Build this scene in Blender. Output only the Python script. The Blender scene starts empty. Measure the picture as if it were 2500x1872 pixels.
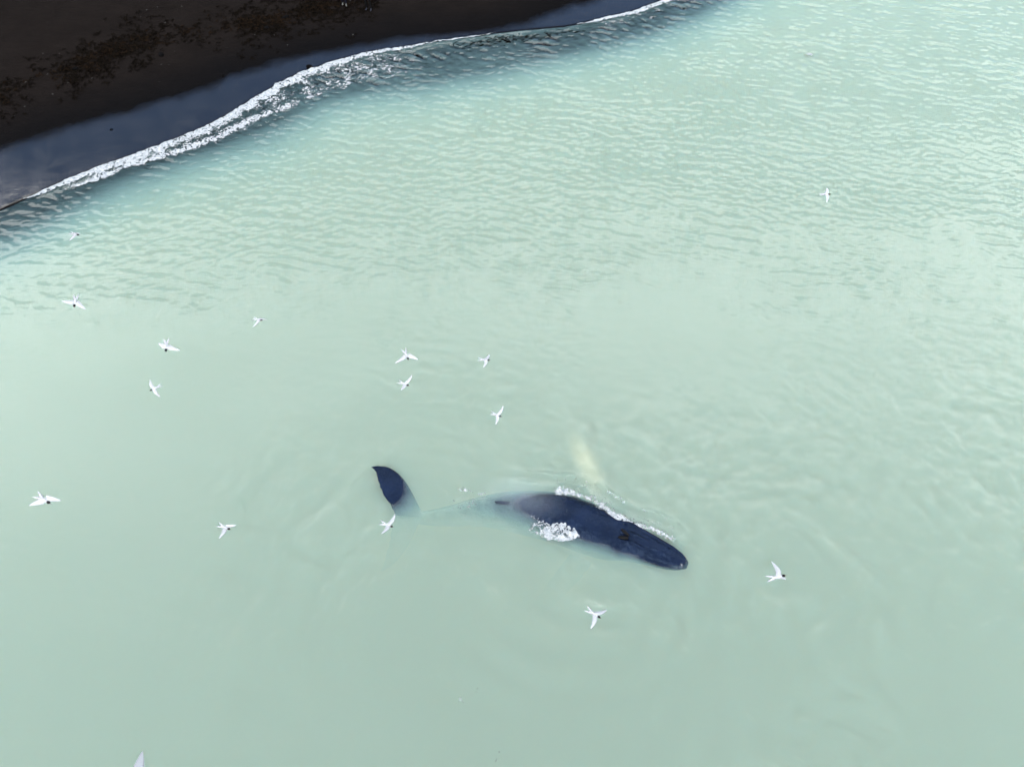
import bpy, bmesh, math
import numpy as np

# ---------------------------------------------------------------- camera / light
SC = bpy.context.scene
COL = SC.collection
H = 25.5                      # drone height above the water
PITCH = math.radians(58.0)    # depression of the optical axis
FPX = 1736.0                  # focal length in photograph pixels (2500 wide)
PW, PH = 2500.0, 1872.0

cam = bpy.data.cameras.new('camera')
cam.sensor_width = 36.0
cam.lens = 36.0 * FPX / PW
cam.clip_end = 6000.0
camo = bpy.data.objects.new('camera', cam)
COL.objects.link(camo)
camo.location = (0, 0, H)
camo.rotation_euler = (math.pi / 2 - PITCH, 0, 0)
SC.camera = camo

SUN_EL, SUN_AZ = math.radians(40), math.radians(200)   # azimuth clockwise from +Y (towards land)
world = bpy.data.worlds.new('World')
SC.world = world
world.use_nodes = True
nt = world.node_tree
nt.nodes.clear()


def N(nt, typ, **kw):
    n = nt.nodes.new(typ)
    for k, v in kw.items():
        setattr(n, k, v)
    return n


def L(nt, a, b):
    nt.links.new(a, b)


def math_n(nt, op, a, b=None, c=None, clamp=False):
    n = N(nt, 'ShaderNodeMath', operation=op)
    n.use_clamp = clamp
    for i, v in enumerate((a, b, c)):
        if v is None:
            continue
        if isinstance(v, (int, float)):
            n.inputs[i].default_value = v
        else:
            L(nt, v, n.inputs[i])
    return n.outputs[0]


def build_world():
    out = N(nt, 'ShaderNodeOutputWorld')
    bg = N(nt, 'ShaderNodeBackground')
    bg.inputs['Strength'].default_value = 0.10
    sky = N(nt, 'ShaderNodeTexSky', sky_type='NISHITA')
    sky.sun_disc = False
    sky.sun_elevation = SUN_EL
    sky.sun_rotation = SUN_AZ
    sky.air_density = 0.85
    sky.dust_density = 0.6
    sky.ozone_density = 1.2
    # cloud deck: a bank of cloud overhead that ends in a ragged front on the landward side
    tc = N(nt, 'ShaderNodeTexCoord')
    sep = N(nt, 'ShaderNodeSeparateXYZ')
    L(nt, tc.outputs['Generated'], sep.inputs[0])
    z = math_n(nt, 'MAXIMUM', sep.outputs[2], 0.06)
    px = math_n(nt, 'DIVIDE', sep.outputs[0], z)
    py = math_n(nt, 'DIVIDE', sep.outputs[1], z)
    cmb = N(nt, 'ShaderNodeCombineXYZ')
    L(nt, px, cmb.inputs[0]); L(nt, py, cmb.inputs[1])
    n1 = N(nt, 'ShaderNodeTexNoise')
    n1.inputs['Scale'].default_value = 1.6
    n1.inputs['Detail'].default_value = 4.0
    n1.inputs['Roughness'].default_value = 0.5
    L(nt, cmb.outputs[0], n1.inputs['Vector'])
    n2 = N(nt, 'ShaderNodeTexNoise')
    n2.inputs['Scale'].default_value = 0.9
    n2.inputs['Detail'].default_value = 3.0
    L(nt, cmb.outputs[0], n2.inputs['Vector'])
    # front: py < 1.0 - 0.25*px
    pxc = math_n(nt, 'MINIMUM', math_n(nt, 'MAXIMUM', px, -1.5), 1.5)
    q = math_n(nt, 'SUBTRACT', math_n(nt, 'MULTIPLY_ADD', pxc, 0.08, FRONT), py)
    q = math_n(nt, 'ADD', q, math_n(nt, 'MULTIPLY', math_n(nt, 'SUBTRACT', n1.outputs[0], 0.5), 0.42))
    mr = N(nt, 'ShaderNodeMapRange', interpolation_type='SMOOTHSTEP')
    mr.inputs['From Min'].default_value = -0.02
    mr.inputs['From Max'].default_value = 0.05
    L(nt, q, mr.inputs['Value'])
    # the bank is thickest along its front and thins to a veil overhead
    veil = N(nt, 'ShaderNodeMapRange', interpolation_type='SMOOTHSTEP')
    veil.inputs['From Min'].default_value = 0.20; veil.inputs['From Max'].default_value = 0.90
    veil.inputs['To Min'].default_value = 0.23; veil.inputs['To Max'].default_value = 1.0
    L(nt, math_n(nt, 'ADD', py, math_n(nt, 'MULTIPLY', math_n(nt, 'SUBTRACT', n2.outputs[0], 0.5), 0.8)), veil.inputs['Value'])
    lum = math_n(nt, 'MULTIPLY_ADD', n2.outputs[0], 1.2, 0.45)
    cc = N(nt, 'ShaderNodeVectorMath', operation='SCALE')
    cc.inputs[0].default_value = (CLOUD * 1.0, CLOUD * 1.0, CLOUD * 0.98)
    L(nt, lum, cc.inputs['Scale'])
    mix = N(nt, 'ShaderNodeMix', data_type='RGBA')
    L(nt, math_n(nt, 'MULTIPLY', mr.outputs[0], veil.outputs[0]), mix.inputs[0])
    L(nt, sky.outputs[0], mix.inputs[6])
    L(nt, cc.outputs[0], mix.inputs[7])
    L(nt, mix.outputs[2], bg.inputs['Color'])
    L(nt, bg.outputs[0], out.inputs[0])


FRONT = 1.06
CLOUD = 25.5
build_world()

sun = bpy.data.lights.new('sun', 'SUN')
sun.energy = 1.0
sun.angle = math.radians(14)
sun.color = (1.0, 0.96, 0.9)
suno = bpy.data.objects.new('sun', sun)
COL.objects.link(suno)
_sd = (math.sin(SUN_AZ) * math.cos(SUN_EL), math.cos(SUN_AZ) * math.cos(SUN_EL), math.sin(SUN_EL))
from mathutils import Vector, Matrix, Quaternion
suno.rotation_euler = Vector(_sd).to_track_quat('Z', 'Y').to_euler()
suno.location = (0, -40, 60)

SC.view_settings.view_transform = 'Standard'
SC.view_settings.look = 'None'
SC.view_settings.exposure = 1.5
SC.view_settings.gamma = 1.0
SC.view_settings.use_curve_mapping = False
SC.cycles.volume_bounces = 1
SC.cycles.max_bounces = 6
SC.cycles.use_adaptive_sampling = True
SC.cycles.adaptive_threshold = 0.06
SC.cycles.adaptive_min_samples = 16
SC.cycles.transparent_max_bounces = 24
SC.cycles.use_denoising = True

# ---------------------------------------------------------------- helpers
_cp, _sp = math.cos(PITCH), math.sin(PITCH)


def ray(px, py):
    """unit direction through a photograph pixel"""
    u, v = (px - PW / 2) / FPX, (py - PH / 2) / FPX
    d = np.array([u, _cp - v * _sp, -_sp - v * _cp])
    return d / np.linalg.norm(d)


def G(px, py, z=0.0):
    d = ray(px, py)
    t = (z - H) / d[2]
    return np.array([d[0] * t, d[1] * t, z])


def proj(P):
    """world point -> photograph pixel"""
    x, y, z = P[0], P[1], P[2] - H
    dep = y * _cp - z * _sp
    up = y * _sp + z * _cp
    return PW / 2 + FPX * x / dep, PH / 2 - FPX * up / dep


def _hash(ix, iy, seed):
    h = (ix.astype(np.int64) * 374761393 + iy.astype(np.int64) * 668265263 + seed * 1442695041) & 0xFFFFFFFF
    h = ((h ^ (h >> 13)) * 1274126177) & 0xFFFFFFFF
    h = h ^ (h >> 16)
    return (h & 0xFFFF) / 65535.0


def vnoise(x, y, seed=0):
    x = np.asarray(x, float); y = np.asarray(y, float)
    ix, iy = np.floor(x), np.floor(y)
    fx, fy = x - ix, y - iy
    fx = fx * fx * fx * (fx * (fx * 6 - 15) + 10); fy = fy * fy * fy * (fy * (fy * 6 - 15) + 10)
    a = _hash(ix, iy, seed); b = _hash(ix + 1, iy, seed)
    c = _hash(ix, iy + 1, seed); d = _hash(ix + 1, iy + 1, seed)
    return (a * (1 - fx) + b * fx) * (1 - fy) + (c * (1 - fx) + d * fx) * fy


def fbm(x, y, seed=0, oct=4, gain=0.5):
    s = 0; a = 1; t = 0
    for i in range(oct):
        s = s + a * vnoise(x * 2 ** i + 17.3 * i, y * 2 ** i - 9.1 * i, seed + i); t += a; a *= gain
    return s / t


def smooth(e0, e1, x):
    t = np.clip((x - e0) / (e1 - e0), 0, 1)
    return t * t * (3 - 2 * t)


def resample(pts, step):
    pts = np.asarray(pts, float)
    seg = np.linalg.norm(np.diff(pts, axis=0), axis=1)
    s = np.concatenate([[0], np.cumsum(seg)])
    n = max(2, int(s[-1] / step))
    t = np.linspace(0, s[-1], n)
    return np.stack([np.interp(t, s, pts[:, k]) for k in range(pts.shape[1])], 1)


def smooth_poly(pts, it=2):
    p = np.array(pts, float)
    for _ in range(it):
        q = p.copy()
        q[1:-1] = 0.25 * p[:-2] + 0.5 * p[1:-1] + 0.25 * p[2:]
        p = q
    return p


def polydist(X, Y, poly):
    """signed distance (positive on the right-hand, seaward, side) and arclength"""
    shp = X.shape
    P = np.stack([X.ravel(), Y.ravel()], 1)
    best = np.full(len(P), 1e18); sgn = np.ones(len(P)); arc = np.zeros(len(P)); s0 = 0.0
    for a, b in zip(poly[:-1], poly[1:]):
        e = b - a; le = math.hypot(*e)
        if le < 1e-9:
            continue
        w = P - a
        t = np.clip((w @ e) / (le * le), 0, 1)
        dx = w[:, 0] - t * e[0]; dy = w[:, 1] - t * e[1]
        d2 = dx * dx + dy * dy
        m = d2 < best
        best[m] = d2[m]
        cr = e[0] * w[:, 1] - e[1] * w[:, 0]
        sgn[m] = np.where(cr[m] < 0, 1.0, -1.0)
        arc[m] = s0 + t[m] * le
        s0 += le
    return (np.sqrt(best) * sgn).reshape(shp), arc.reshape(shp)


def mesh_np(name, verts, quads, mat=None, smoothsh=True, attrs=None):
    me = bpy.data.meshes.new(name)
    verts = np.asarray(verts, np.float32); quads = np.asarray(quads, np.int32)
    k = quads.shape[1]
    me.vertices.add(len(verts)); me.vertices.foreach_set('co', verts.ravel())
    me.loops.add(quads.size); me.loops.foreach_set('vertex_index', quads.ravel())
    me.polygons.add(len(quads))
    me.polygons.foreach_set('loop_start', np.arange(0, quads.size, k, dtype=np.int32))
    me.polygons.foreach_set('loop_total', np.full(len(quads), k, np.int32))
    me.update(calc_edges=True)
    if smoothsh:
        me.polygons.foreach_set('use_smooth', np.ones(len(quads), bool))
    for an, av in (attrs or {}).items():
        at = me.attributes.new(an, 'FLOAT', 'POINT')
        at.data.foreach_set('value', np.asarray(av, np.float32).ravel())
    if mat:
        me.materials.append(mat)
    return me


def obj(name, me, parent=None, label=None, cat=None, kind=None, group=None):
    o = bpy.data.objects.new(name, me)
    COL.objects.link(o)
    if parent is not None:
        o.parent = parent
    if label: o['label'] = label
    if cat: o['category'] = cat
    if kind: o['kind'] = kind
    if group: o['group'] = group
    return o


def axis(lo, hi, step, far_lo, far_hi):
    mid = np.arange(lo, hi + step / 2, step)
    def grow(start, end, sgn):
        r = []; x = start; s = step
        while (end - x) * sgn > 0:
            s *= 1.35; x += sgn * s; r.append(x)
        return r
    a = grow(mid[0], far_lo, -1)[::-1]; b = grow(mid[-1], far_hi, 1)
    return np.array(list(a) + list(mid) + list(b))


def grid_quads(nx, ny):
    i = np.arange(nx - 1); j = np.arange(ny - 1)
    I, J = np.meshgrid(i, j)
    a = (J * nx + I).ravel()
    return np.stack([a, a + 1, a + nx + 1, a + nx], 1)


def material(name):
    m = bpy.data.materials.new(name)
    m.use_nodes = True
    m.node_tree.nodes.clear()
    return m, m.node_tree


def principled(name, col, rough=0.6, spec=0.5, coat=0.0, bump=None, var=None, metallic=0):
    """simple procedural material: base colour with noise variation and fine bump"""
    m, t = material(name)
    o = N(t, 'ShaderNodeOutputMaterial'); b = N(t, 'ShaderNodeBsdfPrincipled')
    b.inputs['Base Color'].default_value = (*col, 1)
    b.inputs['Roughness'].default_value = rough
    b.inputs['Specular IOR Level'].default_value = spec
    b.inputs['Coat Weight'].default_value = coat
    L(t, b.outputs[0], o.inputs[0])
    tc = N(t, 'ShaderNodeTexCoord')
    if var:
        sc, amt = var
        n = N(t, 'ShaderNodeTexNoise'); n.inputs['Scale'].default_value = sc; n.inputs['Detail'].default_value = 4
        L(t, tc.outputs['Object'], n.inputs['Vector'])
        f = math_n(t, 'MULTIPLY_ADD', n.outputs[0], 2 * amt, 1 - amt)
        v = N(t, 'ShaderNodeVectorMath', operation='SCALE'); v.inputs[0].default_value = col
        L(t, f, v.inputs['Scale']); L(t, v.outputs[0], b.inputs['Base Color'])
    if bump:
        sc, dist = bump
        n = N(t, 'ShaderNodeTexNoise'); n.inputs['Scale'].default_value = sc; n.inputs['Detail'].default_value = 3
        L(t, tc.outputs['Object'], n.inputs['Vector'])
        bp = N(t, 'ShaderNodeBump'); bp.inputs['Distance'].default_value = dist
        L(t, n.outputs[0], bp.inputs['Height']); L(t, bp.outputs[0], b.inputs['Normal'])
    return m


# ---------------------------------------------------------------- shoreline curves (traced, laid on the ground)
FRONT_PX = [(0, 515), (47, 494), (95, 475), (142, 452), (190, 433), (237, 413), (285, 397), (332, 380), (395, 357),
            (459, 332), (506, 312), (554, 288), (585, 266), (633, 237), (668, 218), (673, 207), (718, 193), (728, 183),
            (791, 164), (797, 157), (835, 150), (867, 139), (905, 131), (949, 124), (1006, 117), (1070, 104), (1133, 96),
            (1176, 90), (1235, 82), (1290, 76), (1345, 71), (1404, 66), (1432, 58), (1480, 47), (1543, 33), (1590, 16), (1628, 0)]
BACK_PX = [(150, 470), (196, 456), (266, 430), (316, 408), (395, 386), (475, 361), (554, 329), (617, 294), (680, 272),
           (753, 244), (804, 225), (860, 212)]
DRY_PX = [(0, 364), (63, 343), (165, 313), (221, 299), (285, 282), (386, 250), (506, 214), (544, 194), (557, 188),
          (617, 172), (690, 149), (769, 131), (864, 115), (975, 95), (1100, 85), (1195, 74), (1290, 57), (1337, 35),
          (1385, 19), (1442, 2)]


def ground_poly(px, left, right, z=0.0):
    p = np.array([G(a, b, z)[:2] for a, b in px])
    if left is not None:
        p = np.vstack([left(p[0]), p, right(p[-1])])
    return p


front = ground_poly(FRONT_PX, lambda p: [[-700, p[1] - 240], [-90, p[1] - 26], [-40, p[1] - 7]],
                    lambda p: [[p[0] + 5, p[1] + 4], [p[0] + 60, p[1] + 48], [p[0] + 700, p[1] + 420]])
front_s = smooth_poly(resample(front, 0.8), 3)
mid = (front[:, 0] > -45) & (front[:, 0] < 40)
dry = ground_poly(DRY_PX, lambda p: [[-700, p[1] - 235], [-90, p[1] - 24], [-40, p[1] - 5]],
                  lambda p: [[p[0] + 4, p[1] + 4], [p[0] + 60, p[1] + 50], [p[0] + 700, p[1] + 425]])
back = ground_poly(BACK_PX, None, None)
# coarse version for far points
front_c = np.vstack([front[:3], resample(front[3:-3], 1.0), front[-3:]])


def shore(X, Y):
    return polydist(X, Y, front_c)


_fx = np.array([G(a, b)[0] for a, b in FRONT_PX])


def by_px(X, pairs):
    """value along the shoreline, given at photograph columns"""
    a = np.array(pairs, float)
    wx = np.interp(a[:, 0], [p[0] for p in FRONT_PX], _fx)
    return np.interp(X, wx, a[:, 1])


def swash_width(X):
    return by_px(X, [(0, 1.4), (150, 1.3), (330, 1.0), (460, 1.2), (600, 1.7), (700, 2.3), (850, 2.9), (1000, 3.2), (1200, 3.0), (1400, 2.0), (1560, 2.0), (1628, 2.0)])


def terrain_z(X, Y, d):
    land = np.maximum(-d, 0)
    zl = 0.004 * land + 0.05 * np.maximum(land - 6, 0) + 0.2 * smooth(9, 16, land) + 0.0016 * np.maximum(land - 20, 0) ** 1.55
    zl = zl + (0.04 * np.minimum(land, 4) / 4 + smooth(4, 9, land)) * (fbm(X * 0.35, Y * 0.35, 3) - 0.5) * 0.10
    far = smooth(60, 260, land)
    zl = zl + far * 55 * fbm(X * 0.006, Y * 0.006, 5, 5)
    sea = np.maximum(d, 0)
    sw = swash_width(X)
    deep = np.maximum(sea - sw, 0)
    sl = by_px(X, [(0, 0.05), (300, 0.08), (600, 0.14), (800, 0.14), (1000, 0.11), (1300, 0.09), (1628, 0.10)])
    zs = -np.minimum(0.02 + 0.018 * np.minimum(sea, sw) + sl * deep + 0.04 * deep ** 2, 9.0)
    zs = zs + np.minimum(sea, 3) / 3 * (fbm(X * 0.5, Y * 0.5, 8) - 0.5) * 0.03
    return np.where(d > 0, zs, zl)


def water_level(X, Y, d, s):
    bore = (0.03 + 0.05 * fbm(X * 0.6, Y * 0.6, 21)) * np.exp(-np.maximum(d, 0) / 0.35) - 0.012 * smooth(0, 0.8, d)
    bore = bore * by_px(X, [(-40, 0.0), (70, 0.0), (190, 1.0), (2000, 1.0)])
    w = bore + 0.03
    w = np.where(d < 0, bore + 0.03 - 0.5 * smooth(0.0, 0.25, -d), w)
    w = np.where(d < -0.25, -0.44, w)
    return w - 0.03


# ---------------------------------------------------------------- materials: sand and water
def sand_material():
    m, t = material('black_sand')
    o = N(t, 'ShaderNodeOutputMaterial'); b = N(t, 'ShaderNodeBsdfPrincipled')
    tc = N(t, 'ShaderNodeTexCoord')
    at = N(t, 'ShaderNodeAttribute', attribute_name='wet')
    film = N(t, 'ShaderNodeAttribute', attribute_name='film')
    n1 = N(t, 'ShaderNodeTexNoise'); n1.inputs['Scale'].default_value = 0.5; n1.inputs['Detail'].default_value = 8; n1.inputs['Roughness'].default_value = 0.65
    L(t, tc.outputs['Object'], n1.inputs['Vector'])
    n2 = N(t, 'ShaderNodeTexNoise'); n2.inputs['Scale'].default_value = 14; n2.inputs['Detail'].default_value = 5; n2.inputs['Roughness'].default_value = 0.7
    L(t, tc.outputs['Object'], n2.inputs['Vector'])
    ramp = N(t, 'ShaderNodeValToRGB')
    ramp.color_ramp.elements[0].position = 0.3; ramp.color_ramp.elements[0].color = (0.0035, 0.0027, 0.0024, 1)
    ramp.color_ramp.elements[1].position = 0.75; ramp.color_ramp.elements[1].color = (0.0086, 0.0067, 0.0060, 1)
    mixn = math_n(t, 'ADD', math_n(t, 'MULTIPLY', n1.outputs[0], 0.6), math_n(t, 'MULTIPLY', n2.outputs[0], 0.4))
    L(t, mixn, ramp.inputs[0])
    wetc = N(t, 'ShaderNodeMix', data_type='RGBA')
    L(t, at.outputs['Fac'], wetc.inputs[0]); L(t, ramp.outputs[0], wetc.inputs[6])
    wetc.inputs[7].default_value = (0.0022, 0.0021, 0.0024, 1)
    L(t, wetc.outputs[2], b.inputs['Base Color'])
    b.inputs['Roughness'].default_value = 0.95; b.inputs['Specular IOR Level'].default_value = 0.02
    w = N(t, 'ShaderNodeBsdfPrincipled'); w.inputs['Base Color'].default_value = (0.0022, 0.0021, 0.0024, 1)
    w.inputs['Specular IOR Level'].default_value = 1.0
    nr = N(t, 'ShaderNodeTexNoise'); nr.inputs['Scale'].default_value = 0.8; nr.inputs['Detail'].default_value = 5; nr.inputs['Distortion'].default_value = 0.6
    L(t, tc.outputs['Object'], nr.inputs['Vector'])
    L(t, math_n(t, 'MULTIPLY_ADD', nr.outputs[0], 0.16, 0.04), w.inputs['Roughness'])
    bp = N(t, 'ShaderNodeBump')
    # dry sand: grainy and lumpy; wet sand: nearly smooth with a faint grain
    amp = math_n(t, 'MULTIPLY_ADD', math_n(t, 'POWER', film.outputs['Fac'], 0.3), -0.0898, 0.09)
    hh = math_n(t, 'MULTIPLY', mixn, amp)
    rip = N(t, 'ShaderNodeTexNoise'); rip.inputs['Scale'].default_value = 2.2; rip.inputs['Detail'].default_value = 2
    mp = N(t, 'ShaderNodeMapping'); mp.inputs['Rotation'].default_value = (0, 0, math.radians(12)); mp.inputs['Scale'].default_value = (0.35, 1, 1)
    L(t, tc.outputs['Object'], mp.inputs[0]); L(t, mp.outputs[0], rip.inputs['Vector'])
    at3 = N(t, 'ShaderNodeAttribute', attribute_name='runoff')
    hh = math_n(t, 'ADD', hh, math_n(t, 'MULTIPLY', rip.outputs[0], math_n(t, 'MULTIPLY', at3.outputs['Fac'], 0.006)))
    dl = N(t, 'ShaderNodeTexNoise'); dl.inputs['Scale'].default_value = 1.6; dl.inputs['Detail'].default_value = 6; dl.inputs['Roughness'].default_value = 0.6
    mpd = N(t, 'ShaderNodeMapping'); mpd.inputs['Rotation'].default_value = (0, 0, math.radians(-18)); mpd.inputs['Scale'].default_value = (0.22, 1, 1)
    L(t, tc.outputs['Object'], mpd.inputs[0]); L(t, mpd.outputs[0], dl.inputs['Vector'])
    hh = math_n(t, 'ADD', hh, math_n(t, 'MULTIPLY', dl.outputs[0], math_n(t, 'MULTIPLY', amp, 2.0)))
    bp.inputs['Distance'].default_value = 1.0
    L(t, hh, bp.inputs['Height']); L(t, bp.outputs[0], b.inputs['Normal']); bw = N(t, 'ShaderNodeBump'); bw.inputs['Distance'].default_value = 1.0; L(t, math_n(t, 'ADD', math_n(t, 'MULTIPLY', nr.outputs[0], 0.008), math_n(t, 'ADD', math_n(t, 'MULTIPLY', n2.outputs[0], 0.0012), math_n(t, 'MULTIPLY', rip.outputs[0], math_n(t, 'MULTIPLY', at3.outputs['Fac'], 0.006)))), bw.inputs['Height']); L(t, bw.outputs[0], w.inputs['Normal'])
    ms = N(t, 'ShaderNodeMixShader'); L(t, film.outputs['Fac'], ms.inputs[0]); L(t, b.outputs[0], ms.inputs[1]); L(t, w.outputs[0], ms.inputs[2])
    L(t, ms.outputs[0], o.inputs[0])
    return m


def water_material():
    m, t = material('milky_sea_water')
    o = N(t, 'ShaderNodeOutputMaterial')
    geo = N(t, 'ShaderNodeNewGeometry')
    dt = N(t, 'ShaderNodeVectorMath', operation='DOT_PRODUCT')
    L(t, geo.outputs['Normal'], dt.inputs[0]); L(t, geo.outputs['Incoming'], dt.inputs[1])
    c = math_n(t, 'ABSOLUTE', dt.outputs['Value'])
    f = math_n(t, 'POWER', math_n(t, 'SUBTRACT', 1.0, c, clamp=True), 5.0)
    f = math_n(t, 'MULTIPLY_ADD', f, 0.975, 0.024)
    tr = N(t, 'ShaderNodeBsdfTransparent')
    gl = N(t, 'ShaderNodeBsdfGlossy'); gl.inputs['Roughness'].default_value = 0.04
    mx = N(t, 'ShaderNodeMixShader')
    L(t, f, mx.inputs[0]); L(t, tr.outputs[0], mx.inputs[1]); L(t, gl.outputs[0], mx.inputs[2])
    L(t, mx.outputs[0], o.inputs['Surface'])
    vs = N(t, 'ShaderNodeVolumeScatter')
    ws = [a * w for a, w in zip(WATER_T, WATER_W)]          # scattering per metre
    wa = [a * (1 - w) for a, w in zip(WATER_T, WATER_W)]    # absorption per metre
    vs.inputs['Color'].default_value = (*[a / 4 for a in ws], 1)
    vs.inputs['Density'].default_value = 4.0
    vs.inputs['Anisotropy'].default_value = 0.0
    va = N(t, 'ShaderNodeVolumeAbsorption')
    va.inputs['Color'].default_value = (*[1 - a / 4 for a in wa], 1)
    va.inputs['Density'].default_value = 4.0
    ad = N(t, 'ShaderNodeAddShader')
    L(t, vs.outputs[0], ad.inputs[0]); L(t, va.outputs[0], ad.inputs[1])
    L(t, ad.outputs[0], o.inputs['Volume'])
    return m


WATER_T = (1.50, 2.1, 2.7)      # extinction per metre, silt-laden water
WATER_W = (0.585, 0.744, 0.634)   # single-scattering albedo
M_SAND = sand_material()
M_WATER = water_material()


# ---------------------------------------------------------------- ground and sea
def build_beach():
    xs = axis(-36, 26, 0.16, -900, 900); ys = axis(16, 66, 0.16, -900, 900)
    X, Y = np.meshgrid(xs, ys)
    d, s = shore(X, Y)
    dd, _ = polydist(X, Y, dry)
    Z = terrain_z(X, Y, d)
    edge = (fbm(X * 1.3, Y * 1.3, 31) - 0.5) * 0.5
    film = smooth(-0.45, 0.75, dd + edge + (vnoise(X * 5, Y * 5, 33) - 0.5) * 0.2)
    film = film * smooth(-0.10, -0.34, d)          # the mirror film ends where standing water begins
    wet = smooth(-4.5, 0.2, dd + edge * 2)
    # run-off film, rippled, at the left end of the wet sand
    px, py = np.zeros_like(X), np.zeros_like(X)
    runoff = smooth(-12.5, -20, X) * smooth(3.5, 0.5, -d) * smooth(-0.3, 0.3, -d)
    me = mesh_np('beach', np.stack([X.ravel(), Y.ravel(), Z.ravel()], 1), grid_quads(len(xs), len(ys)), M_SAND,
                 attrs={'wet': wet, 'film': film, 'runoff': runoff})
    obj('beach', me, kind='structure', label='black volcanic sand beach, wet and glossy along the waterline')


_rng = np.random.default_rng(7)
_NW = 80
_lam = np.exp(_rng.uniform(math.log(0.24), math.log(0.80), _NW))
_ang = np.radians(90 - 5 + _rng.normal(0, 31, _NW))
_phs = _rng.uniform(0, 2 * math.pi, _NW)
_amp = _lam ** 1.15
_k = 2 * math.pi / _lam
_amp = _amp / math.sqrt(np.sum((_amp * _k) ** 2) / 2)     # unit rms slope


def ripple_slope(X, Y, d):
    """rms slope of the wind ripples: a breeze on the far right, calm near the camera"""
    u = Y + 0.06 * X
    wind = smooth(4, 40, u)
    patch = 0.5 + 1.0 * fbm(X * 0.10 + 3, Y * 0.17, 50, 3)
    gust = 0.50 + 1.5 * vnoise(X * 0.55, Y * 0.9, 52) ** 2 + 1.3 * vnoise(X * 1.1, Y * 1.8, 53) ** 4
    r = 0.016 + 0.086 * wind ** 1.15 * patch * gust
    r = r * (1 - 0.10 * smooth(-3, -14, X)) * (0.35 + 0.65 * smooth(0, 1.2 + 3.5 * smooth(-8, -16, X), d))
    return r


def swirl_height(X, Y):
    """slow boils and slicks left by the whale and the current"""
    wx = X + 2.2 * (fbm(X * 0.22, Y * 0.22, 71, 3) - 0.5); wy = Y + 2.2 * (fbm(X * 0.22, Y * 0.22, 72, 3) - 0.5)
    n = fbm(wx * 0.9, wy * 0.55, 73, 3)
    r = 1 - np.abs(2 * fbm(wx * 0.6 + 9, wy * 0.35, 74, 3) - 1)
    m = 0.35 + 0.9 * smooth(0.42, 0.62, fbm(X * 0.12 + 4, Y * 0.12, 60, 3))
    return m * ((0.045 * (n - 0.5) + 0.03 * (r - 0.62)) + 0.055 * (fbm(wx * 2.6, wy * 1.7, 75, 2) - 0.5)) * smooth(22, 12, Y) * smooth(-16, -6, X)


def water_surface(X, Y):
    d, s = shore(X, Y)
    Z = water_level(X, Y, d, s)
    Z = Z + smooth(0.5, 4, d) * (fbm(X * 0.12, Y * 0.22, 40, 2) - 0.5) * 0.10
    sl = ripple_slope(X, Y, d)
    wx = X + 0.35 * (fbm(X * 0.5, Y * 0.5, 55, 2) - 0.5); wy = Y + 0.5 * (fbm(X * 0.45, Y * 0.45, 56, 2) - 0.5)
    h = np.zeros_like(X)
    for k, a, p, A in zip(_k, _ang, _phs, _amp):
        h += A * np.cos(k * (math.cos(a) * wx + math.sin(a) * wy) + p)
    near = smooth(70, 45, np.abs(X)) * smooth(80, 58, np.abs(Y))
    Z = Z + h * sl * near * smooth(-0.2, 0.2, d)
    Z = Z + swirl_height(X, Y) * near
    Z = Z + whale_wake(X, Y)
    return Z, d


def whale_wake(X, Y):
    """water heaped along the far side of the whale, a ring round the tail and arcs behind it"""
    dw, sw = polydist(X, Y, WAKE)
    T = sw / sw.max()
    far = -dw
    ends = smooth(0.02, 0.3, T) * smooth(1.0, 0.85, T) * smooth(-0.1, 0.05, far)
    z = ends * (0.06 * np.exp(-((far - 0.30) / 0.22) ** 2) + 0.05 * np.exp(-((far - 0.95 + 0.3 * fbm(X * 0.7, Y * 0.7, 92, 2)) / 0.16) ** 2))
    z = z * (0.5 + fbm(X * 0.9, Y * 0.9, 91, 2))
    for c, rr, amp in RINGS:
        r = np.hypot(X - c[0], Y - c[1])
        side = smooth(0.3, 2.5, (c[1] - Y) + 0.35 * (X - c[0])) * (0.2 + 1.3 * fbm(X * 0.4, Y * 0.4, 95, 3))
        z = z + amp * side * np.exp(-((r - rr) / 1.1) ** 2) * np.cos((r - rr) * 5.5 + 3 * fbm(X * 0.5, Y * 0.5, 96, 3))
    return z


WAKE = smooth_poly(resample([G(a, b)[:2] for a, b in [(1165, 1200), (1250, 1198), (1345, 1205), (1400, 1211), (1447, 1229), (1492, 1262),
                                                      (1537, 1286), (1582, 1297), (1627, 1316), (1655, 1338), (1680, 1362)]], 0.3), 2)
RINGS = [(G(930, 1260), 1.7, 0.012), (G(1430, 1270), 3.6, 0.020), (G(1430, 1270), 6.0, 0.017), (G(936, 1378), 0.8, 0.006)]


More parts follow.
